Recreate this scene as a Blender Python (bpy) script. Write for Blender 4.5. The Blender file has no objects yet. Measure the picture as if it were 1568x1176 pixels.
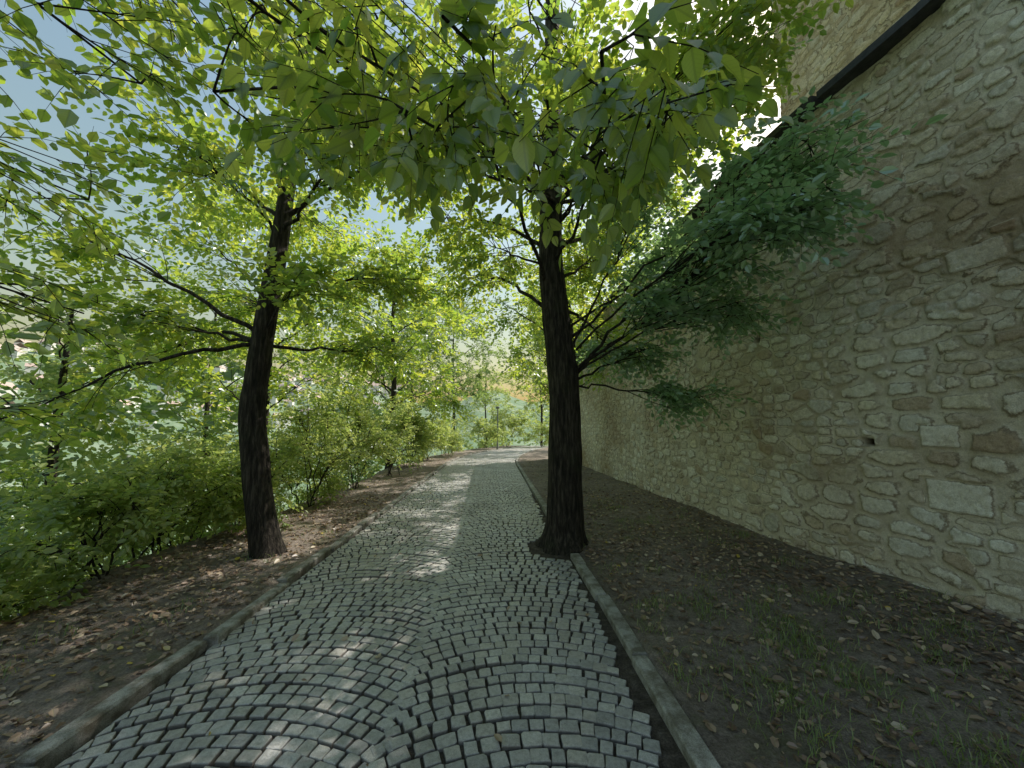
import bpy, math, numpy as np
from mathutils import Vector
R = math.radians
rng = np.random.default_rng(7)
scene = bpy.context.scene

# ------------------------------------------------------------------ helpers
def h3(ix, iy, iz):
    n = (ix.astype(np.int64)*374761393 + iy.astype(np.int64)*668265263 + iz.astype(np.int64)*1274126177) & 0xffffffff
    n = ((n ^ (n >> 13))*1274126177) & 0xffffffff
    n = ((n ^ (n >> 16))*2246822519) & 0xffffffff
    n = n ^ (n >> 15)
    return (n & 0xffffff)/float(0xffffff)
def vn(x, y, z=0.0):
    x = np.asarray(x, float); y = np.asarray(y, float); z = np.zeros_like(x)+z
    ix, iy, iz = np.floor(x), np.floor(y), np.floor(z)
    fx, fy, fz = x-ix, y-iy, z-iz
    fx, fy, fz = [f*f*(3-2*f) for f in (fx, fy, fz)]
    r = 0
    for a in (0, 1):
        for b in (0, 1):
            for c in (0, 1):
                w = (fx if a else 1-fx)*(fy if b else 1-fy)*(fz if c else 1-fz)
                r = r+w*h3(ix+a, iy+b, iz+c)
    return r
def fbm(x, y, z=0.0, o=3):
    r = 0; a = .5
    for k in range(o):
        r = r+a*vn(np.asarray(x)*2**k+17*k, np.asarray(y)*2**k+31*k, np.asarray(z)*2**k); a *= .5
    return r/(1-.5**o)
def norm(v):
    return v/np.maximum(np.linalg.norm(v, axis=-1, keepdims=True), 1e-9)
def sstep(a, b, x):
    t = np.clip((x-a)/(b-a), 0, 1); return t*t*(3-2*t)

def mk(name, V, loops, counts, mat, attrs=None, smooth=True, uv=None, parent=None):
    V = np.asarray(V, np.float32); loops = np.asarray(loops, np.int32).ravel(); counts = np.asarray(counts, np.int32)
    me = bpy.data.meshes.new(name)
    me.vertices.add(len(V)); me.vertices.foreach_set('co', V.ravel())
    me.loops.add(len(loops)); me.loops.foreach_set('vertex_index', loops)
    me.polygons.add(len(counts))
    me.polygons.foreach_set('loop_start', np.concatenate([[0], np.cumsum(counts)[:-1]]).astype(np.int32))
    me.update(calc_edges=True)
    me.polygons.foreach_set('use_smooth', np.full(len(counts), smooth, bool))
    if attrs:
        for k, a in attrs.items():
            at = me.attributes.new(k, 'FLOAT', 'POINT'); at.data.foreach_set('value', np.asarray(a, np.float32))
    if uv is not None:
        l = me.uv_layers.new(name='UVMap'); l.data.foreach_set('uv', np.asarray(uv, np.float32)[loops].ravel())
    me.materials.append(mat)
    ob = bpy.data.objects.new(name, me); scene.collection.objects.link(ob)
    if parent: ob.parent = parent
    return ob
def quads(name, V, F, mat, **k):
    F = np.asarray(F); return mk(name, V, F.ravel(), np.full(len(F), F.shape[1]), mat, **k)
def empty(name, loc=(0, 0, 0)):
    e = bpy.data.objects.new(name, None); scene.collection.objects.link(e); e.empty_display_size = .2
    return e
def grid_faces(nu, nv, off=0, wrap=False):
    i = np.arange(nu-1)[:, None]; m = nv if wrap else nv-1
    j = np.arange(m)[None, :]; j2 = (j+1) % nv
    return np.stack([i*nv+j+0*j, (i+1)*nv+j, (i+1)*nv+j2, i*nv+j2+0*i], -1).reshape(-1, 4)+off

class Buf:
    def __init__(s): s.V = []; s.F = []; s.n = 0; s.A = []
    def add(s, V, F, a=0.5):
        s.V.append(V); s.F.append(np.asarray(F)+s.n); s.n += len(V); s.A.append(np.full(len(V), a))
    def out(s, name, mat, **k):
        return quads(name, np.concatenate(s.V), np.concatenate(s.F), mat, attrs={'tint': np.concatenate(s.A)}, **k)
def tube(buf, P, r, sides=6, disp=None):
    P = np.asarray(P, float); r = np.asarray(r, float); n = len(P)
    T = norm(np.gradient(P, axis=0))
    ref = np.array([0, 1., 0]) if abs(T[:, 1]).mean() < .8 else np.array([1., 0, 0])
    U = norm(np.cross(T, ref)); W = np.cross(T, U)
    th = np.arange(sides)*2*np.pi/sides
    rr = r[:, None]*np.ones(sides)[None]
    if disp is not None: rr = rr*disp(th[None, :]+0*rr, P[:, 2][:, None]+0*rr)
    V = P[:, None]+rr[..., None]*(np.cos(th)[None, :, None]*U[:, None]+np.sin(th)[None, :, None]*W[:, None])
    buf.add(V.reshape(-1, 3), grid_faces(n, sides, 0, True))
def box(buf, c, s, rz=0, a=.5, bev=0, tilt=0):
    sx, sy, sz = [q/2 for q in s]; b = bev
    rings = [(-sz, 0), (sz-b, 0), (sz, b)] if b else [(-sz, 0), (sz, 0)]
    V = []
    for z, ins in rings:
        x, y = sx-ins, sy-ins
        V += [(-x, -y, z), (x, -y, z), (x, y, z), (-x, y, z)]
    V = np.array(V, float); F = []
    for k in range(len(rings)-1):
        for i in range(4): F.append((k*4+i, k*4+(i+1) % 4, k*4+4+(i+1) % 4, k*4+4+i))
    t = (len(rings)-1)*4; F.append((t, t+1, t+2, t+3)); F.append((3, 2, 1, 0))
    V[:, 2] += V[:, 1]*tilt
    ca, sa = math.cos(rz), math.sin(rz)
    V = np.stack([V[:, 0]*ca-V[:, 1]*sa+c[0], V[:, 0]*sa+V[:, 1]*ca+c[1], V[:, 2]+c[2]], -1)
    buf.add(V, F, a)

# ------------------------------------------------------------------ materials
def newmat(name):
    m = bpy.data.materials.new(name); m.use_nodes = True
    nt = m.node_tree; nt.nodes.clear()
    return m, nt, nt.nodes, nt.links
def N(nt, t, **k):
    n = nt.nodes.new(t)
    for a, b in k.items(): setattr(n, a, b)
    return n
def ramp(nt, fac, stops, interp='LINEAR'):
    r = N(nt, 'ShaderNodeValToRGB'); r.color_ramp.interpolation = interp
    e = r.color_ramp.elements
    while len(e) < len(stops): e.new(.5)
    for i, (p, c) in enumerate(stops):
        e[i].position = p; e[i].color = (*c, 1) if len(c) == 3 else c
    nt.links.new(fac, r.inputs[0]); return r.outputs[0]
def noise(nt, vec, scale, detail=5, rough=.6):
    n = N(nt, 'ShaderNodeTexNoise'); n.inputs['Scale'].default_value = scale
    n.inputs['Detail'].default_value = detail; n.inputs['Roughness'].default_value = rough
    if vec is not None: nt.links.new(vec, n.inputs['Vector'])
    return n.outputs[0]
def mapping(nt, vec, scale):
    m = N(nt, 'ShaderNodeMapping'); m.inputs['Scale'].default_value = scale
    nt.links.new(vec, m.inputs[0]); return m.outputs[0]
def mix(nt, fac, a, b, mode='MIX'):
    m = N(nt, 'ShaderNodeMix', data_type='RGBA', blend_type=mode)
    for s, v in ((m.inputs[0], fac), (m.inputs[6], a), (m.inputs[7], b)):
        if isinstance(v, (int, float)): s.default_value = v
        elif isinstance(v, tuple): s.default_value = (*v, 1)
        else: nt.links.new(v, s)
    return m.outputs[2]
def math_(nt, op, a, b=0.0, clamp=False):
    m = N(nt, 'ShaderNodeMath', operation=op); m.use_clamp = clamp
    for s, v in ((m.inputs[0], a), (m.inputs[1], b)):
        if isinstance(v, (int, float)): s.default_value = v
        else: nt.links.new(v, s)
    return m.outputs[0]
def attr(nt, name):
    return N(nt, 'ShaderNodeAttribute', attribute_name=name).outputs['Fac']
def objco(nt): return N(nt, 'ShaderNodeTexCoord').outputs['Object']
def principled(nt, col, rough=.8, bump=None, bstr=.3, bdist=.02, spec=.5):
    p = N(nt, 'ShaderNodeBsdfPrincipled'); o = N(nt, 'ShaderNodeOutputMaterial')
    if isinstance(col, tuple): p.inputs['Base Color'].default_value = (*col, 1)
    else: nt.links.new(col, p.inputs['Base Color'])
    if isinstance(rough, (int, float)): p.inputs['Roughness'].default_value = rough
    else: nt.links.new(rough, p.inputs['Roughness'])
    p.inputs['Specular IOR Level'].default_value = spec
    if bump is not None:
        b = N(nt, 'ShaderNodeBump'); b.inputs['Strength'].default_value = bstr; b.inputs['Distance'].default_value = bdist
        nt.links.new(bump, b.inputs['Height']); nt.links.new(b.outputs[0], p.inputs['Normal'])
    nt.links.new(p.outputs[0], o.inputs[0]); return p

def leaf_mat(name, stops, tstops, tfac=.5, gloss=.05):
    m, nt, nd, lk = newmat(name)
    t = attr(nt, 'tint')
    c = ramp(nt, t, stops); tc = ramp(nt, t, tstops)
    uv = N(nt, 'ShaderNodeUVMap').outputs[0]
    sx = N(nt, 'ShaderNodeSeparateXYZ'); lk.new(uv, sx.inputs[0])
    av = math_(nt, 'ABSOLUTE', math_(nt, 'SUBTRACT', sx.outputs[1], .5))
    w = math_(nt, 'SINE', math_(nt, 'MULTIPLY', math_(nt, 'SUBTRACT', sx.outputs[0], math_(nt, 'MULTIPLY', av, .9)), 50.0))
    vein = math_(nt, 'GREATER_THAN', w, .86)
    mid = math_(nt, 'LESS_THAN', av, .03)
    v = math_(nt, 'MAXIMUM', math_(nt, 'MULTIPLY', vein, .5), mid)
    c = mix(nt, math_(nt, 'MULTIPLY', v, .25), c, (.2, .3, .08))
    tc = mix(nt, math_(nt, 'MULTIPLY', v, .3), tc, (.06, .12, .02))
    d = N(nt, 'ShaderNodeBsdfDiffuse'); tr = N(nt, 'ShaderNodeBsdfTranslucent'); g = N(nt, 'ShaderNodeBsdfGlossy')
    g.inputs['Roughness'].default_value = .38; g.inputs['Color'].default_value = (.9, .95, 1, 1)
    lk.new(c, d.inputs[0]); lk.new(tc, tr.inputs[0])
    m1 = N(nt, 'ShaderNodeMixShader'); m1.inputs[0].default_value = tfac
    lk.new(d.outputs[0], m1.inputs[1]); lk.new(tr.outputs[0], m1.inputs[2])
    m2 = N(nt, 'ShaderNodeMixShader'); m2.inputs[0].default_value = gloss
    lk.new(m1.outputs[0], m2.inputs[1]); lk.new(g.outputs[0], m2.inputs[2])
    o = N(nt, 'ShaderNodeOutputMaterial'); lk.new(m2.outputs[0], o.inputs[0])
    return m
GREEN = [(0, (.06, .12, .03)), (.5, (.10, .18, .04)), (1, (.16, .24, .05))]
TGREEN = [(0, (.26, .48, .04)), (.4, (.54, .72, .07)), (1, (.95, .93, .12))]
M_leaf = leaf_mat('leaf_green', GREEN, TGREEN, .58, .10)
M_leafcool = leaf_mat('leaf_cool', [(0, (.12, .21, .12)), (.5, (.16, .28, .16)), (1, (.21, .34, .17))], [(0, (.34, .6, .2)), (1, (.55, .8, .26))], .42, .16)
M_leafsun = leaf_mat('leaf_yellowgreen', [(0, (.11, .17, .04)), (.5, (.19, .27, .07)), (1, (.32, .35, .12))], [(0, (.42, .62, .1)), (1, (.9, .92, .3))], .5, .06)  # yellow-green leaves, colour brightened to imitate sun on the shrubs
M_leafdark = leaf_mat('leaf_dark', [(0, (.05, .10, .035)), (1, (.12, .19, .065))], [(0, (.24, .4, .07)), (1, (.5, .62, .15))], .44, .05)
M_dead = leaf_mat('leaf_dead', [(0, (.16, .10, .08)), (.45, (.28, .18, .135)), (.8, (.44, .32, .24)), (.93, (.58, .48, .36)), (.97, (.6, .44, .08)), (1, (.65, .48, .08))], [(0, (.1, .05, .02)), (1, (.5, .35, .1))], .15, .06)
M_grass = leaf_mat('grass_blade', [(0, (.12, .18, .05)), (.7, (.22, .28, .10)), (1, (.40, .37, .22))], [(0, (.3, .45, .08)), (1, (.5, .6, .15))], .4, .04)

def bark_mat():
    m, nt, nd, lk = newmat('bark'); co = objco(nt)
    st = mapping(nt, co, (1, 1, .14))
    n1 = noise(nt, st, 30, 7, .68); n2 = noise(nt, co, 3, 4)
    c = ramp(nt, n1, [(.36, (.008, .007, .006)), (.5, (.034, .028, .023)), (.66, (.10, .085, .07))])
    c = mix(nt, ramp(nt, n2, [(.55, (0, 0, 0)), (.75, (.35, .35, .35))]), c, (.05, .065, .03))
    principled(nt, c, .85, n1, 1.0, .06, .3); return m
M_bark = bark_mat()

def cobble_mat():
    m, nt, nd, lk = newmat('granite_setts'); co = objco(nt); t = attr(nt, 'tint')
    c = ramp(nt, t, [(0, (.38, .38, .39)), (.25, (.48, .475, .48)), (.5, (.55, .545, .545)), (.7, (.46, .445, .43)), (.85, (.54, .515, .49)), (1, (.66, .65, .64))])
    n1 = noise(nt, co, 260, 3, .7); n2 = noise(nt, co, 40, 5, .6); n3 = noise(nt, co, 1.1, 4)
    c = mix(nt, 1.0, c, ramp(nt, n1, [(.35, (.66, .66, .66)), (.6, (1.1, 1.1, 1.1))]), 'MULTIPLY')
    c = mix(nt, 1.0, c, ramp(nt, n2, [(.3, (.7, .69, .68)), (.6, (1.06, 1.06, 1.06))]), 'MULTIPLY')
    c = mix(nt, 1.0, c, ramp(nt, n3, [(.35, (.80, .78, .76)), (.6, (1.05, 1.05, 1.05))]), 'MULTIPLY')
    e = attr(nt, 'edge')
    c = mix(nt, ramp(nt, e, [(0, (.85, .85, .85)), (.75, (0, 0, 0))]), c, (.09, .08, .07))
    h = math_(nt, 'ADD', math_(nt, 'MULTIPLY', n1, .25), n2)
    principled(nt, c, ramp(nt, n2, [(.3, (.36, .36, .36)), (.7, (.58, .58, .58))]), h, .6, .008, .5); return m
M_cob = cobble_mat()

def kerb_mat():
    m, nt, nd, lk = newmat('granite_kerb'); co = objco(nt); t = attr(nt, 'tint')
    c = ramp(nt, t, [(0, (.34, .335, .32)), (1, (.50, .49, .47))])
    n1 = noise(nt, co, 200, 3, .7); n2 = noise(nt, co, 9, 6, .65)
    c = mix(nt, 1.0, c, ramp(nt, n1, [(.35, (.6, .6, .6)), (.6, (1.1, 1.1, 1.1))]), 'MULTIPLY')
    c = mix(nt, 1.0, c, ramp(nt, n2, [(.38, (.40, .37, .31)), (.62, (1.05, 1.05, 1.05))]), 'MULTIPLY')
    principled(nt, c, .75, math_(nt, 'ADD', n1, n2), .6, .01, .4); return m
M_kerb = kerb_mat()

def soil_mat(name, a, b, c3):
    m, nt, nd, lk = newmat(name); co = objco(nt)
    n1 = noise(nt, co, 14, 8, .7); n2 = noise(nt, co, 90, 4, .7); n3 = noise(nt, co, .8, 4)
    c = ramp(nt, n1, [(.3, a), (.5, b), (.7, c3)])
    c = mix(nt, 1.0, c, ramp(nt, n2, [(.35, (.6, .6, .6)), (.65, (1.2, 1.18, 1.16))]), 'MULTIPLY')
    c = mix(nt, 1.0, c, ramp(nt, n3, [(.35, (.75, .75, .75)), (.65, (1.15, 1.15, 1.15))]), 'MULTIPLY')
    gp = ramp(nt, noise(nt, co, 2.3, 6, .7), [(.52, (0, 0, 0)), (.66, (.45, .45, .45))])
    c = mix(nt, gp, c, (.17, .19, .09))
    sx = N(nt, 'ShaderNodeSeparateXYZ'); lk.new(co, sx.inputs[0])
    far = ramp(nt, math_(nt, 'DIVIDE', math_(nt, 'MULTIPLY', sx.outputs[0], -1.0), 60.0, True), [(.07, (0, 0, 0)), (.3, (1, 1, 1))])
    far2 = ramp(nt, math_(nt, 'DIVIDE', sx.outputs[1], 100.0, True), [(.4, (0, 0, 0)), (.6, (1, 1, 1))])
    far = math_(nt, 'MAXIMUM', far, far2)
    haze_green = ramp(nt, noise(nt, co, .03, 8, .7), [(.35, (.13, .20, .12)), (.5, (.19, .26, .16)), (.65, (.30, .35, .26))])  # distant vegetation green, paled to stand in for haze
    c = mix(nt, far, c, haze_green)
    principled(nt, c, .95, math_(nt, 'ADD', n1, n2), .8, .03, .15); return m
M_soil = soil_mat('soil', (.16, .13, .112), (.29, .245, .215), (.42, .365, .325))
def bed_mat():
    m, nt, nd, lk = newmat('joint_soil'); co = objco(nt)
    n1 = noise(nt, co, 14, 8, .7); n2 = noise(nt, co, 90, 4, .7)
    c = ramp(nt, n1, [(.3, (.05, .042, .036)), (.5, (.11, .094, .082)), (.7, (.20, .175, .155))])
    c = mix(nt, 1.0, c, ramp(nt, n2, [(.35, (.55, .55, .55)), (.65, (1.25, 1.22, 1.2))]), 'MULTIPLY')
    principled(nt, c, .95, math_(nt, 'ADD', n1, n2), .8, .03, .15); return m
M_bed = bed_mat()

def wall_mat(name='rubble_stone', tone=(1, 1, 1)):
    m, nt, nd, lk = newmat(name); co = objco(nt); t = attr(nt, 'rnd'); e = attr(nt, 'edge')
    n1 = noise(nt, co, 22, 7, .7); n2 = noise(nt, co, 120, 4, .7); n3 = noise(nt, co, .5, 5, .6); n4 = noise(nt, co, 4, 6, .65)
    st = ramp(nt, t, [(0, (.54, .48, .40)), (.12, (.80, .76, .69)), (.26, (.90, .88, .83)), (.38, (.80, .73, .62)), (.5, (.93, .92, .89)),
                      (.64, (.66, .65, .63)), (.76, (.88, .83, .72)), (.86, (.56, .46, .37)), (.93, (.92, .90, .86)), (1, (.72, .71, .69))])
    st = mix(nt, 1.0, st, ramp(nt, n1, [(.3, (.70, .67, .63)), (.58, (1.05, 1.05, 1.05))]), 'MULTIPLY')
    mo = ramp(nt, n4, [(.3, (.56, .50, .42)), (.5, (.72, .67, .59)), (.7, (.82, .78, .71))])
    f = math_(nt, 'ADD', e, math_(nt, 'MULTIPLY', math_(nt, 'SUBTRACT', n1, .5), .5))
    fm = ramp(nt, f, [(.19, (0, 0, 0)), (.28, (1, 1, 1))])
    c = mix(nt, fm, mo, st)
    cr = ramp(nt, math_(nt, 'ABSOLUTE', math_(nt, 'SUBTRACT', f, .21)), [(0, (.34, .29, .24)), (.09, (1, 1, 1))])
    c = mix(nt, ramp(nt, n4, [(.38, (0, 0, 0)), (.54, (.95, .95, .95))]), c, mix(nt, 1.0, c, cr, 'MULTIPLY'))
    c = mix(nt, 1.0, c, ramp(nt, n2, [(.3, (.72, .72, .72)), (.6, (1.06, 1.06, 1.06))]), 'MULTIPLY')
    c = mix(nt, 1.0, c, ramp(nt, n3, [(.34, (.70, .62, .53)), (.46, (.94, .91, .87)), (.58, (1.05, 1.05, 1.05))]), 'MULTIPLY')
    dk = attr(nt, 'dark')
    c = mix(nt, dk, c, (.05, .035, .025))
    c = mix(nt, 1.0, c, tone, 'MULTIPLY')
    h = math_(nt, 'ADD', n1, math_(nt, 'MULTIPLY', n2, .3))
    principled(nt, c, .92, h, .9, .03, .2); return m
M_wall = wall_mat('rubble_stone', (1, .98, .95))
M_wall2 = wall_mat('rubble_stone_sun_tone', (1.0, .90, .70))  # warm tone paints sunlight onto the upper building's stone
def simple(name, c1, c2, sc=8, rough=.8, b=.3):
    m, nt, nd, lk = newmat(name); co = objco(nt); n1 = noise(nt, co, sc, 6, .65)
    principled(nt, ramp(nt, n1, [(.3, c1), (.7, c2)]), rough, n1, b, .02, .4); return m
M_coping = simple('slate_coping', (.02, .022, .028), (.06, .06, .065), 14, .6)
M_metal = simple('painted_steel', (.12, .13, .13), (.2, .21, .2), 20, .5)
M_plaster = simple('town_plaster_hazed', (.60, .59, .58), (.75, .74, .72), .05, .9, 0)  # wall colour lightened to suggest haze over the town
M_roof = simple('town_roof_hazed', (.48, .36, .32), (.54, .43, .38), .05, .9, 0)  # roof colour also washed out, painted haze

# ------------------------------------------------------------------ terrain
PX0, PX1 = -2.06, .94
TX, TY = .94, 5.15
def bend(y): 
    y = np.asarray(y, float); return .017*np.clip(y-16, 0, 18)**2
def wallx(y): return np.interp(y, [-6, 0, 3.2, 4.3, 6, 14, 22], [4.65, 4.4, 4.12, 3.92, 3.76, 3.52, 3.35])
def height(x, y):
    s = x-bend(y)
    edge = -3.7+.35*(fbm(y*.4, y*0+3)-.5)*2
    d = np.clip(edge-s, 0, None)
    z = np.where(d < 30, -d*.62*sstep(0, 1.6, d), -30*.62-(np.clip(d, 30, 90)-30)*.25)
    dy = np.clip(y-33, 0, None)
    z = z+np.where(s > -4, -.35*np.clip(dy, 0, 60), -.35*np.clip(dy, 0, 60)*np.clip(1-d/30, 0, 1))
    z = z+.06*sstep(1.1, 3.8, s)+.045*sstep(PX1+.05, PX1+.12, s)+.05*(1-sstep(PX0-.12, PX0-.05, s))*(s < 0)
    off = (s > PX1+.1) | (s < PX0-.1)
    rough_ = (fbm(x*1.3, y*1.3)-.5)*.07+(fbm(x*7+9, y*7)-.5)*.03
    z = z+np.where(off, rough_, -.03)
    rr = np.hypot(x, y)
    ang = np.arctan2(x, y)
    hill = sstep(260, 950, rr)*(150+60*(fbm(ang*5+10, ang*0+1)-.5)*2)
    hill = hill*(.62+.38*sstep(.0, -.5, ang)) 
    return z+hill
sl = np.concatenate([-np.geomspace(3000, 14, 60), np.arange(-13.5, -4.2, .5), np.arange(-4.2, PX0-.2, .07), [PX0-.13, PX0-.05], np.linspace(PX0+.1, PX1-.1, 8), [PX1+.05, PX1+.13], np.arange(PX1+.2, 5.2, .07), np.geomspace(5.4, 3000, 40)])
yl = np.concatenate([-np.geomspace(3000, 5, 25), np.arange(-4.5, 0, .5), np.arange(0, 9, .08), np.arange(9, 24, .25), np.arange(24, 50, 1.), np.geomspace(51, 3000, 60)])
S_, Y_ = np.meshgrid(sl, yl, indexing='ij'); X_ = S_+bend(Y_)
Z_ = height(X_, Y_)
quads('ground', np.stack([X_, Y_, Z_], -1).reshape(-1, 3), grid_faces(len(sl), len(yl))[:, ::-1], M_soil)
hh = lambda x, y: float(height(np.array([x]), np.array([y]))[0])

# ------------------------------------------------------------------ cobbled path
path = empty('cobblestone_path')
yy = np.concatenate([np.arange(-3, 16, 1.), np.arange(16, 37, .5)])
ss = np.array([PX0-.02, PX1+.04])
V = np.array([[s+bend(y), y, -.35*max(0, y-33)] for s in ss for y in yy])
quads('joint_bed', V, grid_faces(2, len(yy))[:, ::-1], M_bed, parent=path)
def build_setts():
    Vs, L, C, T, E = [], [], [], [], []; n0 = 0
    per = 1.5; thm = R(31); Rr = per/2/math.sin(thm); row = .092
    rr_ = np.random.default_rng(3)
    ch = .16
    O = np.array([(-1, -1+ch), (-1+ch, -1), (1-ch, -1), (1, -1+ch), (1, 1-ch), (1-ch, 1), (-1+ch, 1), (-1, 1-ch)])
    for col in (0, 1):
        xc = PX0+per*(col+.5)
        for y0 in np.arange(-1.8, 35, row):
            th = -thm-rr_.random()*.05
            y1 = y0+rr_.normal(0, .005)+col*.03
            while th < thm:
                w = rr_.uniform(.076, .116); t1 = th+w/Rr
                tm = (th+t1)/2; th = t1
                g = rr_.uniform(.0035, .0075)
                hw = w/2-g; hd = row*math.cos(tm)/2-g+rr_.uniform(-.004, .002)
                mx = xc+Rr*math.sin(tm); my = y1+Rr*math.cos(tm)-Rr
                wx = mx; wob = .07*(float(vn(np.array([mx*1.1]), np.array([my*.9]))[0])-.5); mx += wob
                my += .06*(float(vn(np.array([wx*1.3+7]), np.array([my*1.1]))[0])-.5)
                o = O+np.repeat(rr_.uniform(-.15, .15, (4, 2)), 2, 0)[[7, 0, 1, 2, 3, 4, 5, 6]]+rr_.uniform(-.06, .06, (8, 2))
                o = o*np.array([hw, hd]); ta = tm+rr_.normal(0, .045)
                px = mx+o[:, 0]*math.cos(ta)+o[:, 1]*math.sin(ta); py = my-o[:, 0]*math.sin(ta)+o[:, 1]*math.cos(ta)
                px = np.clip(px, PX0+.005, PX1-.03)
                if px.max()-px.min() < .03 or math.hypot(mx-TX, my-TY) < .5 or my > 35: continue
                if mx > PX1-.12+.1*float(vn(np.array([my*.9]), np.array([3.]))[0]) and my < 9: continue
                top = .021+rr_.uniform(-.003, .0035); tx, ty = rr_.uniform(-.025, .025, 2)
                mx, my = px.mean(), py.mean()
                P = []; ee = []
                for ins, z, e in ((1.0, -.01, 0), (1.0, top-.007, .25), (.95, top-.0015, .8), (.84, top, 1.)):
                    qx = mx+(px-mx)*ins; qy = my+(py-my)*ins
                    zz = z+(qx-mx)*tx+(qy-my)*ty if z > 0 else np.full(8, z)
                    P.append(np.stack([qx+bend(qy), qy, zz-.35*np.clip(qy-33, 0, 9)], -1)); ee += [e]*8
                Vs.append(np.concatenate(P)); E += ee; T += [rr_.random()]*32
                for k in range(3):
                    for i in range(8):
                        j = (i+1) % 8; L += [n0+k*8+i, n0+k*8+j, n0+k*8+8+j, n0+k*8+8+i]; C.append(4)
                L += [n0+24+i for i in range(8)]; C.append(8); n0 += 32
    mk('granite_setts', np.concatenate(Vs), L, C, M_cob, attrs={'tint': T, 'edge': E}, parent=path, smooth=False)
build_setts()

# kerbs
kr = np.random.default_rng(5)
kl = Buf()
y = -1.0
while y < 34:
    Lk = kr.uniform(.8, 1.15); ym = y+Lk/2
    j = kr.uniform(-.03, .03)
    if not (1.6 < ym < 2.1):
        ang = -math.atan(float(bend(ym+.5)-bend(ym-.5)))
        box(kl, (PX0-.06+bend(ym)+j, ym, -.002-.35*max(0, ym-33)+kr.uniform(-.015, .015)), (.105, Lk-.025, .15), ang+kr.uniform(-.035, .035), kr.random()*.7, .012, kr.uniform(-.025, .025))
    y += Lk
kl.out('kerb_left_edge', M_kerb, smooth=False, parent=path)
kl = Buf(); y = -1.0
while y < 34:
    Lk = kr.uniform(.8, 1.1)
    if y < 4.75 and y+Lk > 4.75: Lk = 4.75-y
    if 4.74 < y < 5.6: y = 5.75
    ym = y+Lk/2; ang = -math.atan(float(bend(ym+.5)-bend(ym-.5)))
    if Lk > .1:
        box(kl, (PX1+.06+bend(ym)+kr.uniform(-.01, .01), ym, .0-.35*max(0, ym-33)), (.11, Lk-.015, .13), ang+kr.uniform(-.012, .012), kr.random(), .01, kr.uniform(-.01, .01))
    y += Lk
kl.out('kerb_right_edge', M_kerb, smooth=False, parent=path)

# ------------------------------------------------------------------ rubble wall
def worley(s, z, cw, ch, seed, drop=.2):
    sw = s+.07*(fbm(s*2.2, z*2.2, seed)-.5)+.022*(vn(s*16, z*16, seed)-.5)
    zw = z+.07*(fbm(s*1.5+40, z*1.5, seed)-.5)+.016*(vn(s*17+9, z*17, seed)-.5)
    j0 = np.floor(zw/ch)
    F1 = np.full(s.shape, 9.); F2 = F1.copy(); ID = np.zeros(s.shape)
    for dj in (-2, -1, 0, 1, 2):
        j = j0+dj; off = (h3(j, j*0+5, j*0+seed))*cw
        i0 = np.floor((sw-off)/cw)
        for di in (-2, -1, 0, 1, 2):
            i = i0+di
            r1 = h3(i, j, j*0+seed+1); r2 = h3(i, j, j*0+seed+2); r3 = h3(i, j, j*0+seed+3); r4 = h3(i, j, j*0+seed+4)
            cx = (i+.5+(r1-.5)*.7)*cw+off; cz = (j+.5+(r2-.5)*.45)*ch
            dx = np.abs(sw-cx)/cw; dz = np.abs(zw-cz)/ch
            d = (dx**3.8+dz**3.8)**(1/3.8)*(.80+.40*r4)
            d = np.where(r3 < drop, 9., d)
            m = d < F1
            F2 = np.where(m, F1, np.minimum(F2, d)); ID = np.where(m, h3(i, j, j*0+seed+7), ID); F1 = np.where(m, d, F1)
    return F2-F1, ID
def wall_sheet(name, fx, s0, s1, z0, z1, res, seed, mat, parent, cw=.20, ch=.115, feats=()):
    s = np.arange(s0, s1+res*.5, res); z = np.arange(z0, z1+res*.5, res)
    S, Z = np.meshgrid(s, z, indexing='ij')
    e, ID = worley(S, Z, cw, ch, seed)
    e2, ID2 = worley(S, Z, cw*1.6, ch*1.5, seed+50, .1)     # patches of larger blocks
    big = fbm(S*1.1+seed, Z*1.4, 7) > .50
    e = np.where(big, e2*.8, e); ID = np.where(big, ID2, ID)
    dark = np.zeros_like(S)
    for (fs, fz, w, h, kind) in feats:
        q = np.maximum(np.abs(S-fs+.02*(vn(S*9, Z*9)-.5))/(w/2), np.abs(Z-fz+.02*(vn(S*9+5, Z*9)-.5))/(h/2))
        if kind == 'block':
            e = np.where(q < 1.15, np.clip((1.08-q)*2.2, 0, 1), e); ID = np.where(q < 1.15, .50, ID)
        else:
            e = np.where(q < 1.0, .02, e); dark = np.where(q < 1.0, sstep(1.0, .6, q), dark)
    emb = sstep(.2, .6, vn(ID*91, ID*57+3))
    prof = sstep(.10, .30, e)*(.004+.020*emb)
    d = prof+(fbm(S*3, Z*3, 9)-.5)*.03+(fbm(S*22, Z*22, 5)-.5)*.014+(fbm(S*.5, Z*.5, 2)-.5)*.10
    d = d-dark*.12
    P = fx(S, Z, d)
    return quads(name, P.reshape(-1, 3), grid_faces(len(s), len(z)), mat, attrs={'rnd': ID.ravel(), 'edge': e.ravel(), 'dark': dark.ravel()}, parent=parent)
H = 5.6
wall = empty('rubble_stone_wall')
def fx1(S, Z, d):
    return np.stack([wallx(S)-d+.02*Z, S, Z], -1)
feats = [(3.2, .98, .42, .27, 'block'), (3.28, 1.52, .26, .2, 'block'), (3.85, 1.45, .13, .09, 'hole'), (5.2, 2.9, .1, .09, 'hole'), (2.9, 3.1, .38, .2, 'block'), (4.4, 4.3, .3, .16, 'block')]
wall_sheet('wall_face_near', fx1, -1.5, 9, -.15, H, .0155, 11, M_wall, wall, feats=feats)
wall_sheet('wall_face_far', fx1, 9, 19, -.15, H, .035, 11, M_wall, wall)
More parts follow.
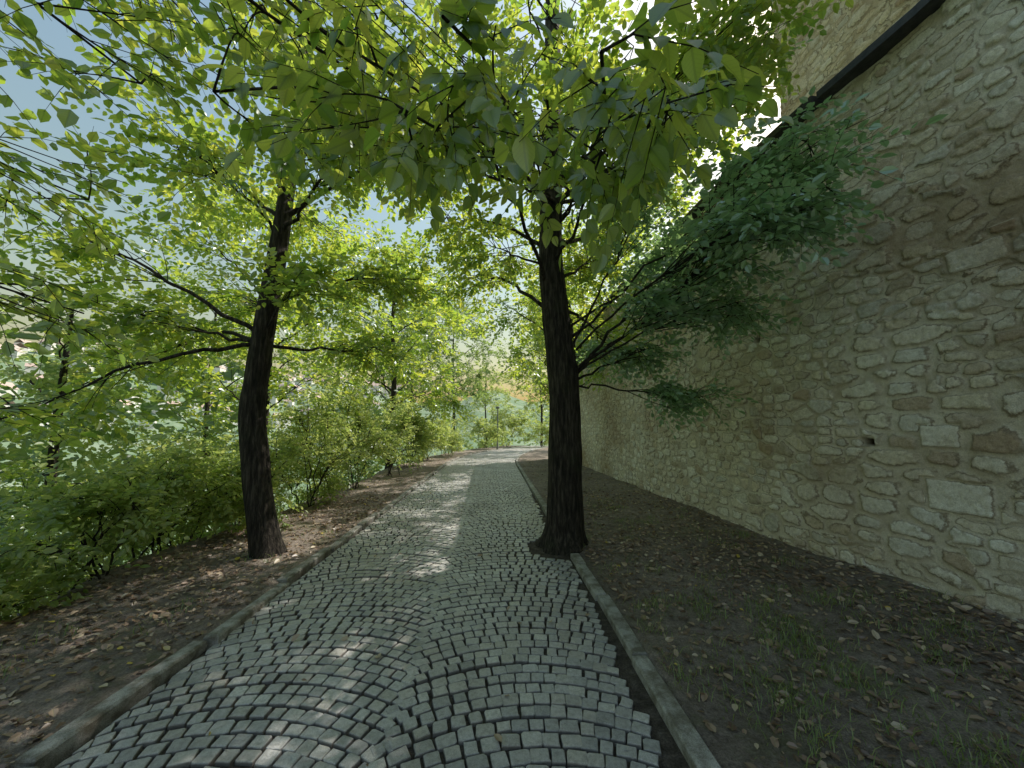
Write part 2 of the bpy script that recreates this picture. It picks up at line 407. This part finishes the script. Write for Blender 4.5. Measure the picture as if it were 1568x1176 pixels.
wall_sheet('wall_face_rear', fx1, -6, -1.5, -.15, H, .06, 11, M_wall, wall)
ys = np.linspace(-6, 19, 26); b = []
for y in ys:
    x = float(wallx(y)); b.append([(x+.22, y, -.2), (x+.22, y, H-.01), (x+.75, y, H-.01), (x+.75, y, -.2)])
b = np.array(b).reshape(-1, 3); F = grid_faces(len(ys), 4, 0, True).tolist()+[[0, 1, 2, 3], [len(b)-1, len(b)-2, len(b)-3, len(b)-4]]
quads('wall_core', b, np.array(F), M_wall2, smooth=False, attrs={'rnd': np.full(len(b), .3), 'edge': np.full(len(b), .1), 'dark': np.zeros(len(b))}, parent=wall)
wall_sheet('wall_end', lambda S, Z, d: np.stack([S, 19+d, Z], -1), float(wallx(19)), float(wallx(19))+.75, -.15, H, .05, 4, M_wall, wall)
cp = Buf(); y = -6
while y < 19:
    L_ = 1.0; ym = y+L_/2; x = float(wallx(ym)); an = math.atan(float(wallx(ym-.5)-wallx(ym+.5)))
    box(cp, (x+.40, ym, H+.05+kr.uniform(-.008, .008)), (.95, L_-.012, .10), an, .5, .01); y += L_
cp.out('coping', M_coping, smooth=False, parent=wall)
up = empty('upper_stone_building')
wall_sheet('facade', lambda S, Z, d: np.stack([5.2-d, S, Z], -1), -4, 5.9, 4.8, 11.5, .035, 21, M_wall2, up)
wall_sheet('end_wall', lambda S, Z, d: np.stack([S, 5.9+d, Z], -1), 5.2, 9, 0, 11.5, .06, 23, M_wall2, up)
bb = Buf(); box(bb, (7.2, .9, 5.7), (3.8, 9.8, 11.5)); o = bb.out('core', M_coping, smooth=False, parent=up)
bb = Buf(); box(bb, (7.1, .9, 11.62), (4.3, 10.4, .2), bev=.02); bb.out('roof_edge', M_coping, smooth=False, parent=up)

# ------------------------------------------------------------------ foliage generators
T_S = np.array([(0, 0, 0), (.28, .29, .06), (.66, .26, .04), (1, 0, -.08), (.66, -.26, .04), (.28, -.29, .06)], float)
F_S = np.array([(0, 5, 4, 3), (0, 3, 2, 1)])
ts = [0, .10, .30, .55, .80, 1.0]; ws = [.01, .20, .32, .30, .17, .003]
T_D = np.array([(t, w*s, (.10*abs(s)*w/.3)-.16*t*t+(.012 if (i % 2) else -.012)*abs(s)) for i, (t, w) in enumerate(zip(ts, ws)) for s in (-1, -.5, 0, .5, 1)], float)
F_D = grid_faces(6, 5)
def leaves_mesh(name, pos, ld, ln, size, tint, mat, detail=False, parent=None):
    T, F = (T_D, F_D) if detail else (T_S, F_S)
    ld = norm(ld); ln = norm(ln-ld*(ln*ld).sum(-1, keepdims=True)); sd = np.cross(ln, ld)
    n = len(pos); sz = np.asarray(size)[:, None, None]
    V = pos[:, None]+sz*(ld[:, None]*T[None, :, 0:1]+sd[:, None]*T[None, :, 1:2]+ln[:, None]*T[None, :, 2:3])
    m = len(T); FF = (F[None]+(np.arange(n)*m)[:, None, None]).reshape(-1, 4)
    uv = np.tile(np.stack([T[:, 0], T[:, 1]+.5], -1), (n, 1))
    return quads(name, V.reshape(-1, 3), FF, mat, attrs={'tint': np.repeat(tint, m)}, uv=uv, parent=parent, smooth=detail)
def sprays(P, D, nleaf, L, size, rg, flat=1.0, droop=.25):
    n = len(P); D = norm(D)
    upv = norm(np.array([0, 0, 1.])+rg.normal(0, .35*flat, (n, 3)))
    side = norm(np.cross(D, upv)); nr = np.cross(side, D)
    Ls = L*rg.uniform(.6, 1.3, n)[:, None]; base_t = rg.random(n)
    out = [[], [], [], [], []]
    for k in range(nleaf):
        t = (k+.7)/nleaf; s = 1 if k % 2 else -1
        pos = P+D*Ls*t+np.array([0, 0, -1.])*Ls*.25*t*t
        if k == nleaf-1: ld = D+rg.normal(0, .15, (n, 3))
        else: ld = D*.5+side*s*.85+rg.normal(0, .22, (n, 3))
        ld = norm(ld+np.array([0, 0, -droop])+0*ld)
        lnn = norm(nr+rg.normal(0, .38, (n, 3)))
        out[0].append(pos); out[1].append(ld); out[2].append(lnn)
        out[3].append(size*rg.uniform(.6, 1.2, n)*(1.0 if k else .8)); out[4].append(np.clip(base_t*.6+rg.random(n)*.4, 0, 1))
    return [np.concatenate(o) for o in out]
def bark_disp(seed, flare=0.0, z0=0.0, amp=.09):
    def f(th, z):
        rx, ry = np.cos(th), np.sin(th)
        r = np.abs(vn(rx*7+50, ry*7+50, z*1.6+seed)-.5)*2
        r2 = vn(rx*14+20, ry*14+20, z*5+seed)
        l = fbm(rx*1.2+5, ry*1.2+5, z*1.1+seed)-.5
        fl = 1+flare*np.exp(-np.clip(z-z0, -.3, 9)/.17)*(1+.55*np.cos(5*th+seed)+.3*np.cos(3*th+1))
        return (1+amp*(r-.4)+amp*.5*(r2-.5)+.22*l)*fl
    return f
def resample(P, r, step):
    P = np.array(P, float); r = np.array(r, float)
    d = np.concatenate([[0], np.cumsum(np.linalg.norm(np.diff(P, axis=0), axis=1))])
    t = np.arange(0, d[-1], step)
    Q = np.stack([np.interp(t, d, P[:, i]) for i in range(3)], -1); rr = np.interp(t, d, r)
    k = max(1, int(.5/step)); ker = np.hanning(2*k+3)[1:-1]; ker /= ker.sum()
    pad = len(ker)//2
    for i in range(2): Q[:, i] = np.convolve(np.pad(Q[:, i], pad, mode='edge'), ker, 'valid')[:len(t)]
    return Q, rr
def tree(name, tp, tr, blobs, leaf=.075, nleaf=9, spn=5, mat=None, seed=1, flare=.5, L=.42, sides=24, step=.06, detail=False, droop=.25, twig=True, lr=.036, dens=1.0):
    rg = np.random.default_rng(seed); par = empty(name); B = Buf()
    if tp is not None:
        Q, rr = resample(tp, tr, step)
        tube(B, Q, rr, sides, bark_disp(seed*3.1, flare, tp[0][2]+.12))
    Ps, Ds = [], []
    for bi, bl in enumerate(blobs):
        cx, cy, cz, rx, ry, rz, nn = bl[:7]; nn = nn*dens
        C = np.array([cx, cy, cz]); rad = np.array([rx, ry, rz])
        if len(bl) > 7: A = np.array(bl[7])
        else:
            hz = math.hypot(cx-tp[-1][0], cy-tp[-1][1])
            za = min(max(cz-.45*hz-.3*rz, tp[0][2]+.3*(tp[-1][2]-tp[0][2])), tp[-1][2]-.1)
            A = Q[np.argmin(np.abs(Q[:, 2]-za))]
        ln_ = np.linalg.norm(C-A); Mid = (A+C)/2+np.array([0, 0, .10*ln_])+rg.normal(0, .06*ln_, 3)
        E_ = C+(C-A)*.25*min(1, rad.max()/max(ln_, .1))
        t = np.linspace(0, 1, 12)[:, None]
        limb = (1-t)**2*A+2*t*(1-t)*Mid+t*t*E_
        limb[1:] += rg.normal(0, .018*max(ln_, .6)**.5, (11, 3))
        r0 = lr*(ln_/3)**.5 if len(bl) < 9 else bl[8]
        tube(B, limb, np.linspace(r0, .006, 12), 7)
        for k in range(int(nn)):
            v = norm(rg.normal(0, 1, 3))*rg.random()**.4
            node = C+v*rad
            q = limb[rg.integers(5, 12)]
            m2 = (q+node)/2+rg.normal(0, .08, 3)*min(1, rx)+np.array([0, 0, .04])
            tt = np.linspace(0, 1, 5)[:, None]
            sub = (1-tt)**2*q+2*tt*(1-tt)*m2+tt*tt*node
            tube(B, sub, np.linspace(.007, .0025, 5), 4)
            od = norm(node-q)
            for s in range(spn):
                f = rg.uniform(.4, 1.0); p = (1-f)**2*q+2*f*(1-f)*m2+f*f*node
                d = norm(od*.7+rg.normal(0, .75, 3)*np.array([1, 1, .45])+np.array([0, 0, -.05]))
                Ps.append(p); Ds.append(d)
                if twig: 
                    tube(B, np.array([p, p+d*L*.5+np.array([0, 0, -.0625*L]), p+d*L*.95+np.array([0, 0, -.25*L])]), [.003, .002, .001], 3)
    B.out('trunk_and_branches' if tp is not None else 'stems', M_bark, parent=par)
    o = sprays(np.array(Ps), np.array(Ds), nleaf, L, leaf, rg, droop=droop)
    leaves_mesh('foliage', *o, mat or M_leaf, detail=detail, parent=par)
    return len(o[0])

tot = 0
# main tree beside the kerb (hero)
tot += tree('linden_tree', [(TX, TY, -.12), (.96, TY, 1), (.97, TY, 2.3), (.85, TY, 3.4), (.79, TY, 4.2), (.86, 5.15, 6.2), (.9, 5.2, 8.5), (.8, 5.1, 11)],
     [.245, .225, .21, .185, .17, .145, .11, .05],
     [(1.6, 4.4, 6.4, 1.5, 1.5, .9, 24), (.4, 3.6, 6.0, 1.5, 1.2, .8, 24), (-.4, 4.8, 6.8, 1.5, 1.5, 1.0, 24), (1.0, 6.8, 6.2, 1.8, 1.4, 1.2, 34),
      (-.3, 3.2, 4.7, 1.0, .8, .35, 14), (1.2, 3.4, 4.8, 1.0, .9, .4, 14), (.0, 5.8, 4.6, 1.0, .8, .6, 18), (2.2, 6.0, 7.4, 1.6, 1.6, 1.0, 34), (.5, 5.0, 9.2, 2.2, 2.2, 1.4, 12),
      (2.6, 3.4, 6.0, 1.0, 1.1, .5, 36), (3.2, 4.6, 6.4, .8, 1.2, .5, 46), (3.1, 6.6, 6.3, .9, 1.2, .5, 46), (3.0, 8.6, 6.2, .9, 1.1, .5, 40), (1.9, 6.8, 4.8, 1.1, 1.0, .7, 28), (-.9, 6.6, 5.4, 1.2, 1.2, .8, 26), (2.2, 7.2, 3.2, .9, .9, .45, 18), (-.6, 7.4, 4.6, 1.0, 1.0, .6, 22)],
     leaf=.105, seed=11, flare=.42, sides=72, step=.03, nleaf=9, spn=6, dens=.95, twig=False)
# low lateral limbs with the bluish foliage against the wall
tot += tree('elm_tree', None, None,
     [(2.35, 4.5, 3.75, 1.0, .9, .5, 30, (1.1, 5.12, 2.35), .03), (3.0, 3.7, 3.85, .8, .8, .45, 32, (1.15, 5.1, 2.4), .022), (2.0, 5.2, 2.65, .85, .7, .28, 22, (1.1, 5.12, 2.25), .022),
      (2.6, 5.0, 2.05, .55, .4, .22, 16, (1.1, 5.12, 2.2), .016), (2.0, 4.7, 4.7, 1.1, 1.0, .5, 20, (1.05, 5.12, 2.6), .022), (2.9, 4.5, 3.1, .7, .6, .3, 22, (1.1, 5.12, 2.3), .018), (2.9, 5.6, 4.4, .6, 1.0, .6, 16, (1.0, 5.12, 3.0), .02),
      (2.4, 2.8, 3.45, .7, .5, .28, 26, (1.15, 5.1, 2.7), .018), (2.8, 3.2, 4.2, .8, .7, .35, 22, (1.1, 5.12, 2.9), .02), (2.0, 4.0, 3.0, .6, .5, .25, 14, (1.12, 5.05, 2.4), .016)],
     leaf=.092, seed=21, mat=M_leafcool, nleaf=9, spn=5, L=.38)
# left trunk
tot += tree('linden_tree', [(-2.72, 4.9, -.25), (-2.92, 4.9, .6), (-3.12, 4.9, 1.75), (-3.05, 4.9, 2.8), (-2.93, 4.9, 4.2), (-2.8, 4.9, 6.5), (-2.9, 5, 9.5)],
     [.18, .16, .145, .125, .105, .08, .03],
     [(-2.3, 4.3, 3.3, .7, .6, .35, 18), (-4.5, 4.9, 3.0, .9, .8, .35, 24), (-5.2, 4.6, 4.0, 1.0, .9, .5, 20), (-3.6, 4.3, 4.8, 1.2, 1.1, .6, 24), (-1.7, 4.2, 5.0, 1.2, 1.2, .6, 32),
      (-2.9, 5.2, 6.4, 1.7, 1.7, 1.0, 32), (-1.6, 6.0, 6.4, 1.5, 1.5, 1.0, 40), (-3.6, 7.0, 5.5, 1.5, 1.3, .9, 34), (-4.9, 5.6, 5.6, 1.2, 1.2, .8, 12), (-3.0, 5.0, 8.5, 2.2, 2.2, 1.3, 14),
      (-4.7, 4.0, 1.75, .8, .5, .15, 8), (-1.6, 6.3, 4.1, 1.0, 1.0, .5, 32), (-3.9, 6.2, 3.6, 1.1, 1.0, .6, 30), (-2.3, 6.6, 3.0, .7, .8, .4, 24), (-5.5, 6.0, 2.6, 1.0, 1.0, .6, 22), (-.6, 5.2, 5.6, 1.0, 1.0, .5, 26)],
     leaf=.105, seed=31, flare=.3, sides=56, step=.035, spn=5, twig=False, dens=1.0)
# tree beside / behind the camera whose limbs reach over the path
tot += tree('beech_tree', [(-3.6, -1.6, -.3), (-3.5, -1.6, 2), (-3.4, -1.5, 5), (-3.2, -1.5, 8)], [.24, .2, .15, .06],
     [(-.9, 2.5, 4.1, 1.1, .6, .3, 16, (-3.45, -1.55, 3.0), .03), (-2.5, 2.6, 4.7, 1.1, .9, .4, 13, (-3.45, -1.55, 3.2), .026), (-3.3, 2.8, 3.4, .9, .6, .4, 12, (-3.45, -1.55, 2.6), .02),
      (-3.2, 2.7, 2.4, .8, .5, .35, 7, (-3.45, -1.55, 2.0), .018), (-1.0, 3.2, 5.2, 1.2, .9, .5, 18, (-3.4, -1.5, 4.5), .03), (-3.6, 2.7, 1.7, .6, .4, .25, 5, (-3.45, -1.55, 1.6), .014), (-2.3, 2.0, 3.7, .8, .5, .25, 8, (-3.45, -1.55, 2.8), .02)],
     leaf=.10, seed=41, spn=5, nleaf=7)
A1, A2 = (.95, 5.05, 4.6), (.85, 5.05, 4.9)
tot += tree('beech_tree', None, None,
     [(.35, 1.05, 2.68, .40, .22, .10, 7, A1, .02), (-.35, 1.6, 2.98, .55, .40, .16, 13, A2, .02), (.5, 1.75, 3.0, .5, .35, .15, 11, A1, .018), (-1.2, 1.7, 3.25, .6, .45, .2, 11, A2, .02),
      (.75, 1.35, 2.95, .35, .25, .12, 7, A1, .016), (-.1, 1.2, 3.05, .5, .25, .12, 7, A2, .016), (.0, 2.2, 3.5, .9, .4, .2, 12, A2, .018), (1.1, 2.1, 3.5, .6, .4, .2, 10, A1, .018), (-.9, 2.3, 3.6, .7, .4, .2, 10, A2, .018), (-.8, 1.2, 3.2, .4, .25, .12, 4, A2, .014)],
     leaf=.105, seed=44, spn=3, nleaf=7, L=.34, detail=True, droop=.6)
# further trees
def fartree(name, x, y, z0, hgt, cr, low, seed, mat=None, n=60, leaf=.13, tr=1.0):
    rg = np.random.default_rng(seed); bl = []
    for k in range(13):
        z = low+.4+(hgt-low-.8)*(k+rg.random())/13*.98; rr = cr*math.sin(math.pi*np.clip((z-low+1.2)/(hgt-low+1.6), .1, .95))
        a = k*2.4+rg.uniform(-.5, .5); q = rr*rg.uniform(.35, .8)
        bl.append((x+q*math.cos(a), y+q*math.sin(a), z, cr*.5, cr*.5, cr*.34, n/13*1.6))
    return tree(name, [(x, y, z0-.3), (x+.1, y, z0+.35*(hgt-z0)), (x-.1, y+.1, z0+.65*(hgt-z0)), (x, y, hgt-.3)], [.17*tr, .13*tr, .09*tr, .03], bl, leaf=leaf, nleaf=8, spn=6, L=.6, seed=seed, mat=mat, twig=False, sides=14, step=.2)
for i, (x, y, hg, cr, low, mt, n) in enumerate([
    (-5.9, 9.6, 8.5, 3.4, 2.0, M_leaf, 100), (-4.3, 15.5, 9.5, 4.0, 2.2, M_leaf, 140), (2.45, 11.5, 9.0, 2.9, 3.2, M_leaf, 100), (3.0, 17.5, 9.5, 3.3, 2.6, M_leaf, 100),
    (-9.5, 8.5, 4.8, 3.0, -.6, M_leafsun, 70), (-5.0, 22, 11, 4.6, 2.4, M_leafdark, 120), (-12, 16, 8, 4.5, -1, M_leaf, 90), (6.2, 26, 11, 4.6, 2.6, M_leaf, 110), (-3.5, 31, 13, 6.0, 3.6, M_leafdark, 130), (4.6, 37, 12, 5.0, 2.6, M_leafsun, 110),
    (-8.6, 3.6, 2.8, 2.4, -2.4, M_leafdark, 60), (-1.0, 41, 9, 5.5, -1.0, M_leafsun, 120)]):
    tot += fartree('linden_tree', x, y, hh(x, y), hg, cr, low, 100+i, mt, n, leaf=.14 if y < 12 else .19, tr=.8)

# shrubs
def shrub(name, x, y, rx, ry, hgt, seed, mat, n=26, leaf=.055, z0=None):
    z = hh(x, y) if z0 is None else z0; rg = np.random.default_rng(seed); bl = []
    for k in range(6):
        a = k*2.4+rg.uniform(-.4, .4); q = rg.uniform(.2, .7); zz = z+hgt*rg.uniform(.25, .85)
        bl.append((x+rx*q*math.cos(a), y+ry*q*math.sin(a), zz, rx*.55, ry*.55, hgt*.3, n/6, (x+rg.normal(0, .12), y+rg.normal(0, .12), z-.05), .013))
    return tree(name, None, None, bl, leaf=leaf, nleaf=8, spn=7, L=.34, seed=seed, mat=mat, twig=False)
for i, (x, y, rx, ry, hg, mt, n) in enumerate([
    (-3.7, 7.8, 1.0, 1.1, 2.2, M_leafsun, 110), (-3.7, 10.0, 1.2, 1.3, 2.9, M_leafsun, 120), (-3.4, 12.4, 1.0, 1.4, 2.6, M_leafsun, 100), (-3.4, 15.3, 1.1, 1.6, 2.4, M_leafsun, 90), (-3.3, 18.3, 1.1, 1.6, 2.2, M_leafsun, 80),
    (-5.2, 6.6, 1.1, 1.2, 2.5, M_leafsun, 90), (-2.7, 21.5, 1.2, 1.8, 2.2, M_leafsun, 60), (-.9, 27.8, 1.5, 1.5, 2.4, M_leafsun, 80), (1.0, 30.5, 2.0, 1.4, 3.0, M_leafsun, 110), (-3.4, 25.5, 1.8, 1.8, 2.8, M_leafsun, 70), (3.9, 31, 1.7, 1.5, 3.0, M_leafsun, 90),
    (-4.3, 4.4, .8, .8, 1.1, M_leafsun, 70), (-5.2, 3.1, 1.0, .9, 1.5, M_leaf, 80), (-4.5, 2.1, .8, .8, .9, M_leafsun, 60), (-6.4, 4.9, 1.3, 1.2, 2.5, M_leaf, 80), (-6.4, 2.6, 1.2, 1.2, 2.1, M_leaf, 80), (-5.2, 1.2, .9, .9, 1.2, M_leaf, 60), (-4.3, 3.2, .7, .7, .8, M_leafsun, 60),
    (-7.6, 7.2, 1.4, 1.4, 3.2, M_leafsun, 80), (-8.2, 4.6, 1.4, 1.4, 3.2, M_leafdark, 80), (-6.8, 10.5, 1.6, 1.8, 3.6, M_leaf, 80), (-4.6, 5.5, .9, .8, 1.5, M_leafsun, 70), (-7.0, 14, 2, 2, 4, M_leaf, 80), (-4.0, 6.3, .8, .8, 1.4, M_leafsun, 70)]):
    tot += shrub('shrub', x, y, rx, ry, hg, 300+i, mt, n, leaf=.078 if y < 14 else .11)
# lower woodland on the slope and valley (one mass)
def woodland():
    rg = np.random.default_rng(9); P, D = [], []
    for k in range(90):
        a = rg.uniform(-2.0, .3); r = 14+rg.random()**1.4*75
        x = r*math.sin(a); y = r*math.cos(a)
        if x > -8 and y < 44: continue
        if x > 8: continue
        z = hh(x, y); hgt = rg.uniform(6, 11); cr = rg.uniform(2.4, 4.2)
        m = 180
        v = norm(rg.normal(0, 1, (m, 3)))*(rg.random((m, 1))**.3)*np.array([cr, cr, hgt*.45])
        lump = 1+.3*(vn(v[:, 0]*1.2+k, v[:, 1]*1.2, v[:, 2]*1.2)-.5)
        P.append(np.array([x, y, z+hgt*.5])+v*lump[:, None]); D.append(norm(v+rg.normal(0, .7, (m, 3))))
    P = np.concatenate(P); D = np.concatenate(D)
    o = sprays(P, D, 5, 1.1, .5, rg)
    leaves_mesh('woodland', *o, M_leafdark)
    return len(o[0])
tot += woodland()

# ------------------------------------------------------------------ distant town
def town():
    par = empty('distant_town'); W_ = Buf(); Rf = Buf(); rg = np.random.default_rng(12)
    for k in range(200):
        a = rg.uniform(-1.35, -.25); r = rg.uniform(450, 1000); x, y = r*math.sin(a), r*math.cos(a)
        z = hh(x, y); w, d, h = rg.uniform(9, 20), rg.uniform(9, 14), rg.uniform(6, 16); rz = rg.uniform(0, 3.14)
        box(W_, (x, y, z+h/2-2), (w, d, h+4), rz)
        e = .6; q = np.array([(-w/2-e, -d/2-e, 0), (w/2+e, -d/2-e, 0), (w/2+e, d/2+e, 0), (-w/2-e, d/2+e, 0), (-w/2-e, 0, d*.45), (w/2+e, 0, d*.45)])
        ca, sa = math.cos(rz), math.sin(rz)
        q = np.stack([q[:, 0]*ca-q[:, 1]*sa+x, q[:, 0]*sa+q[:, 1]*ca+y, q[:, 2]+z+h], -1)
        Rf.add(q, [(0, 1, 5, 4), (2, 3, 4, 5)])
    W_.out('house_walls', M_plaster, smooth=False, parent=par); Rf.out('house_roofs', M_roof, smooth=False, parent=par)
town()

# ------------------------------------------------------------------ litter & grass
def litter():
    rg = np.random.default_rng(15)
    def region(n, x0, x1, y0, y1, pw=1.0):
        return np.stack([rg.uniform(x0, x1, n), y0+(y1-y0)*rg.random(n)**pw], -1)
    pts = np.concatenate([region(14000, 1.1, 4.3, .2, 9, 1.4), region(2000, 1.1, 3.7, 9, 18), region(8000, -4.0, -2.22, .3, 9, 1.2), region(1200, -4, -2.2, 9, 20), region(2500, -6.5, -3.8, 0, 10)])
    k = vn(pts[:, 0]*1.6, pts[:, 1]*1.6, 3)
    keep = (rg.random(len(pts)) < .2+1.2*k) & (pts[:, 0] < wallx(pts[:, 1])-.05) & (np.hypot(pts[:, 0]-TX, pts[:, 1]-TY) > .33)
    pts = pts[keep]
    z = height(pts[:, 0], pts[:, 1])+rg.uniform(.006, .022, len(pts))
    pp = region(90, -2.0, .9, .8, 12); z = np.concatenate([z, np.full(90, .034)]); pts = np.concatenate([pts, pp])
    n = len(pts); a = rg.uniform(0, 6.28, n)
    ld = np.stack([np.cos(a), np.sin(a), rg.normal(0, .25, n)], -1); ln = norm(np.array([0, 0, 1.])+rg.normal(0, .4, (n, 3)))
    tint = rg.random(n)**1.15*.95; tint[-90:] = rg.uniform(.4, 1, 90)
    tint = np.where(rg.random(n) < .008, 1.0, tint)
    leaves_mesh('leaf_litter', np.column_stack([pts, z]), ld, ln, rg.uniform(.025, .08, n)*np.where(rg.random(n) < .5, .7, 1.0), tint, M_dead)
litter()
def grass():
    rg = np.random.default_rng(19); P = []
    cl = [(1.2, 2.4, 1.3, 3.6, 80), (2.0, 4.0, .6, 3.4, 90), (1.15, 3.5, 3.5, 8, 40), (-3.9, -2.4, 1.5, 6, 16)]
    for x0, x1, y0, y1, m in cl:
        for k in range(m):
            cx, cy = rg.uniform(x0, x1), rg.uniform(y0, y1); q = int(rg.integers(10, 60))
            P.append(np.stack([rg.normal(cx, .08, q), rg.normal(cy, .08, q)], -1))
    P = np.concatenate(P); P = P[(P[:, 0] < wallx(P[:, 1])-.05) & ((P[:, 0] > PX1+.14) | (P[:, 0] < PX0-.2))]; n = len(P)
    z = height(P[:, 0], P[:, 1])-.004; h = rg.uniform(.02, .08, n); a = rg.uniform(0, 6.28, n); w = rg.uniform(.0016, .0034, n)
    b = np.column_stack([P, z]); ln = rg.uniform(.4, 1.3, n)
    dx = np.stack([np.cos(a), np.sin(a), 0*a], -1); sx = np.stack([-np.sin(a), np.cos(a), 0*a], -1)
    up_ = np.array([0, 0, 1.])
    V = np.stack([b-sx*w[:, None], b+sx*w[:, None], b+dx*(ln*h*.35)[:, None]+up_*(h*.6)[:, None]+sx*w[:, None]*.8, b+dx*(ln*h*.35)[:, None]+up_*(h*.6)[:, None]-sx*w[:, None]*.8,
                  b+dx*(ln*h)[:, None]+up_*(h*.9)[:, None]+sx*w[:, None]*.1, b+dx*(ln*h)[:, None]+up_*(h*.9)[:, None]-sx*w[:, None]*.1], 1).reshape(-1, 3)
    F = (np.array([(0, 1, 2, 3), (3, 2, 4, 5)])[None]+(np.arange(n)*6)[:, None, None]).reshape(-1, 4)
    quads('grass', V, F, M_grass, attrs={'tint': np.repeat(rg.random(n), 6)}, uv=np.full((len(V), 2), .3))
grass()

# lamp post in the distance
lp = empty('lamp_post'); b = Buf(); lx, ly = .2, 27.5; lz = hh(lx, ly)
tube(b, [(lx, ly, lz-.1), (lx, ly, lz+.5), (lx, ly, lz+.52), (lx, ly, lz+3.0), (lx, ly, lz+3.05)], [.07, .07, .045, .04, .02], 10)
box(b, (lx, ly, lz+3.12), (.26, .26, .16), bev=.03)
b.out('post_and_head', M_metal, parent=lp)

# ------------------------------------------------------------------ light, sky, camera
az, el = R(55), R(48)
Sv = Vector((math.sin(az)*math.cos(el), math.cos(az)*math.cos(el), math.sin(el)))
sun = bpy.data.lights.new('sun', 'SUN'); sun.energy = 5.0; sun.angle = R(.6); sun.color = (1, .94, .84)
so = bpy.data.objects.new('sun', sun); scene.collection.objects.link(so); so.rotation_euler = Sv.to_track_quat('Z', 'Y').to_euler()
w = bpy.data.worlds.new('World'); scene.world = w; w.use_nodes = True
nt = w.node_tree; bg = nt.nodes['Background']; sk = nt.nodes.new('ShaderNodeTexSky'); sk.sky_type = 'NISHITA'
sk.sun_disc = False; sk.sun_elevation = el; sk.sun_rotation = az; sk.air_density = 3.0; sk.dust_density = 3.0; sk.ozone_density = 4.5
nt.links.new(sk.outputs[0], bg.inputs[0]); bg.inputs[1].default_value = .15
cam = bpy.data.cameras.new('camera'); co = bpy.data.objects.new('camera', cam); scene.collection.objects.link(co)
cam.lens = 13.0; cam.sensor_width = 36; cam.clip_start = .05; cam.clip_end = 8000
co.location = (0, 0, 1.6); co.rotation_euler = (R(96.75), 0, R(-2.63)); scene.camera = co
scene.view_settings.view_transform = 'Standard'; scene.view_settings.look = 'None'; scene.view_settings.exposure = 0
print('LEAVES', tot)
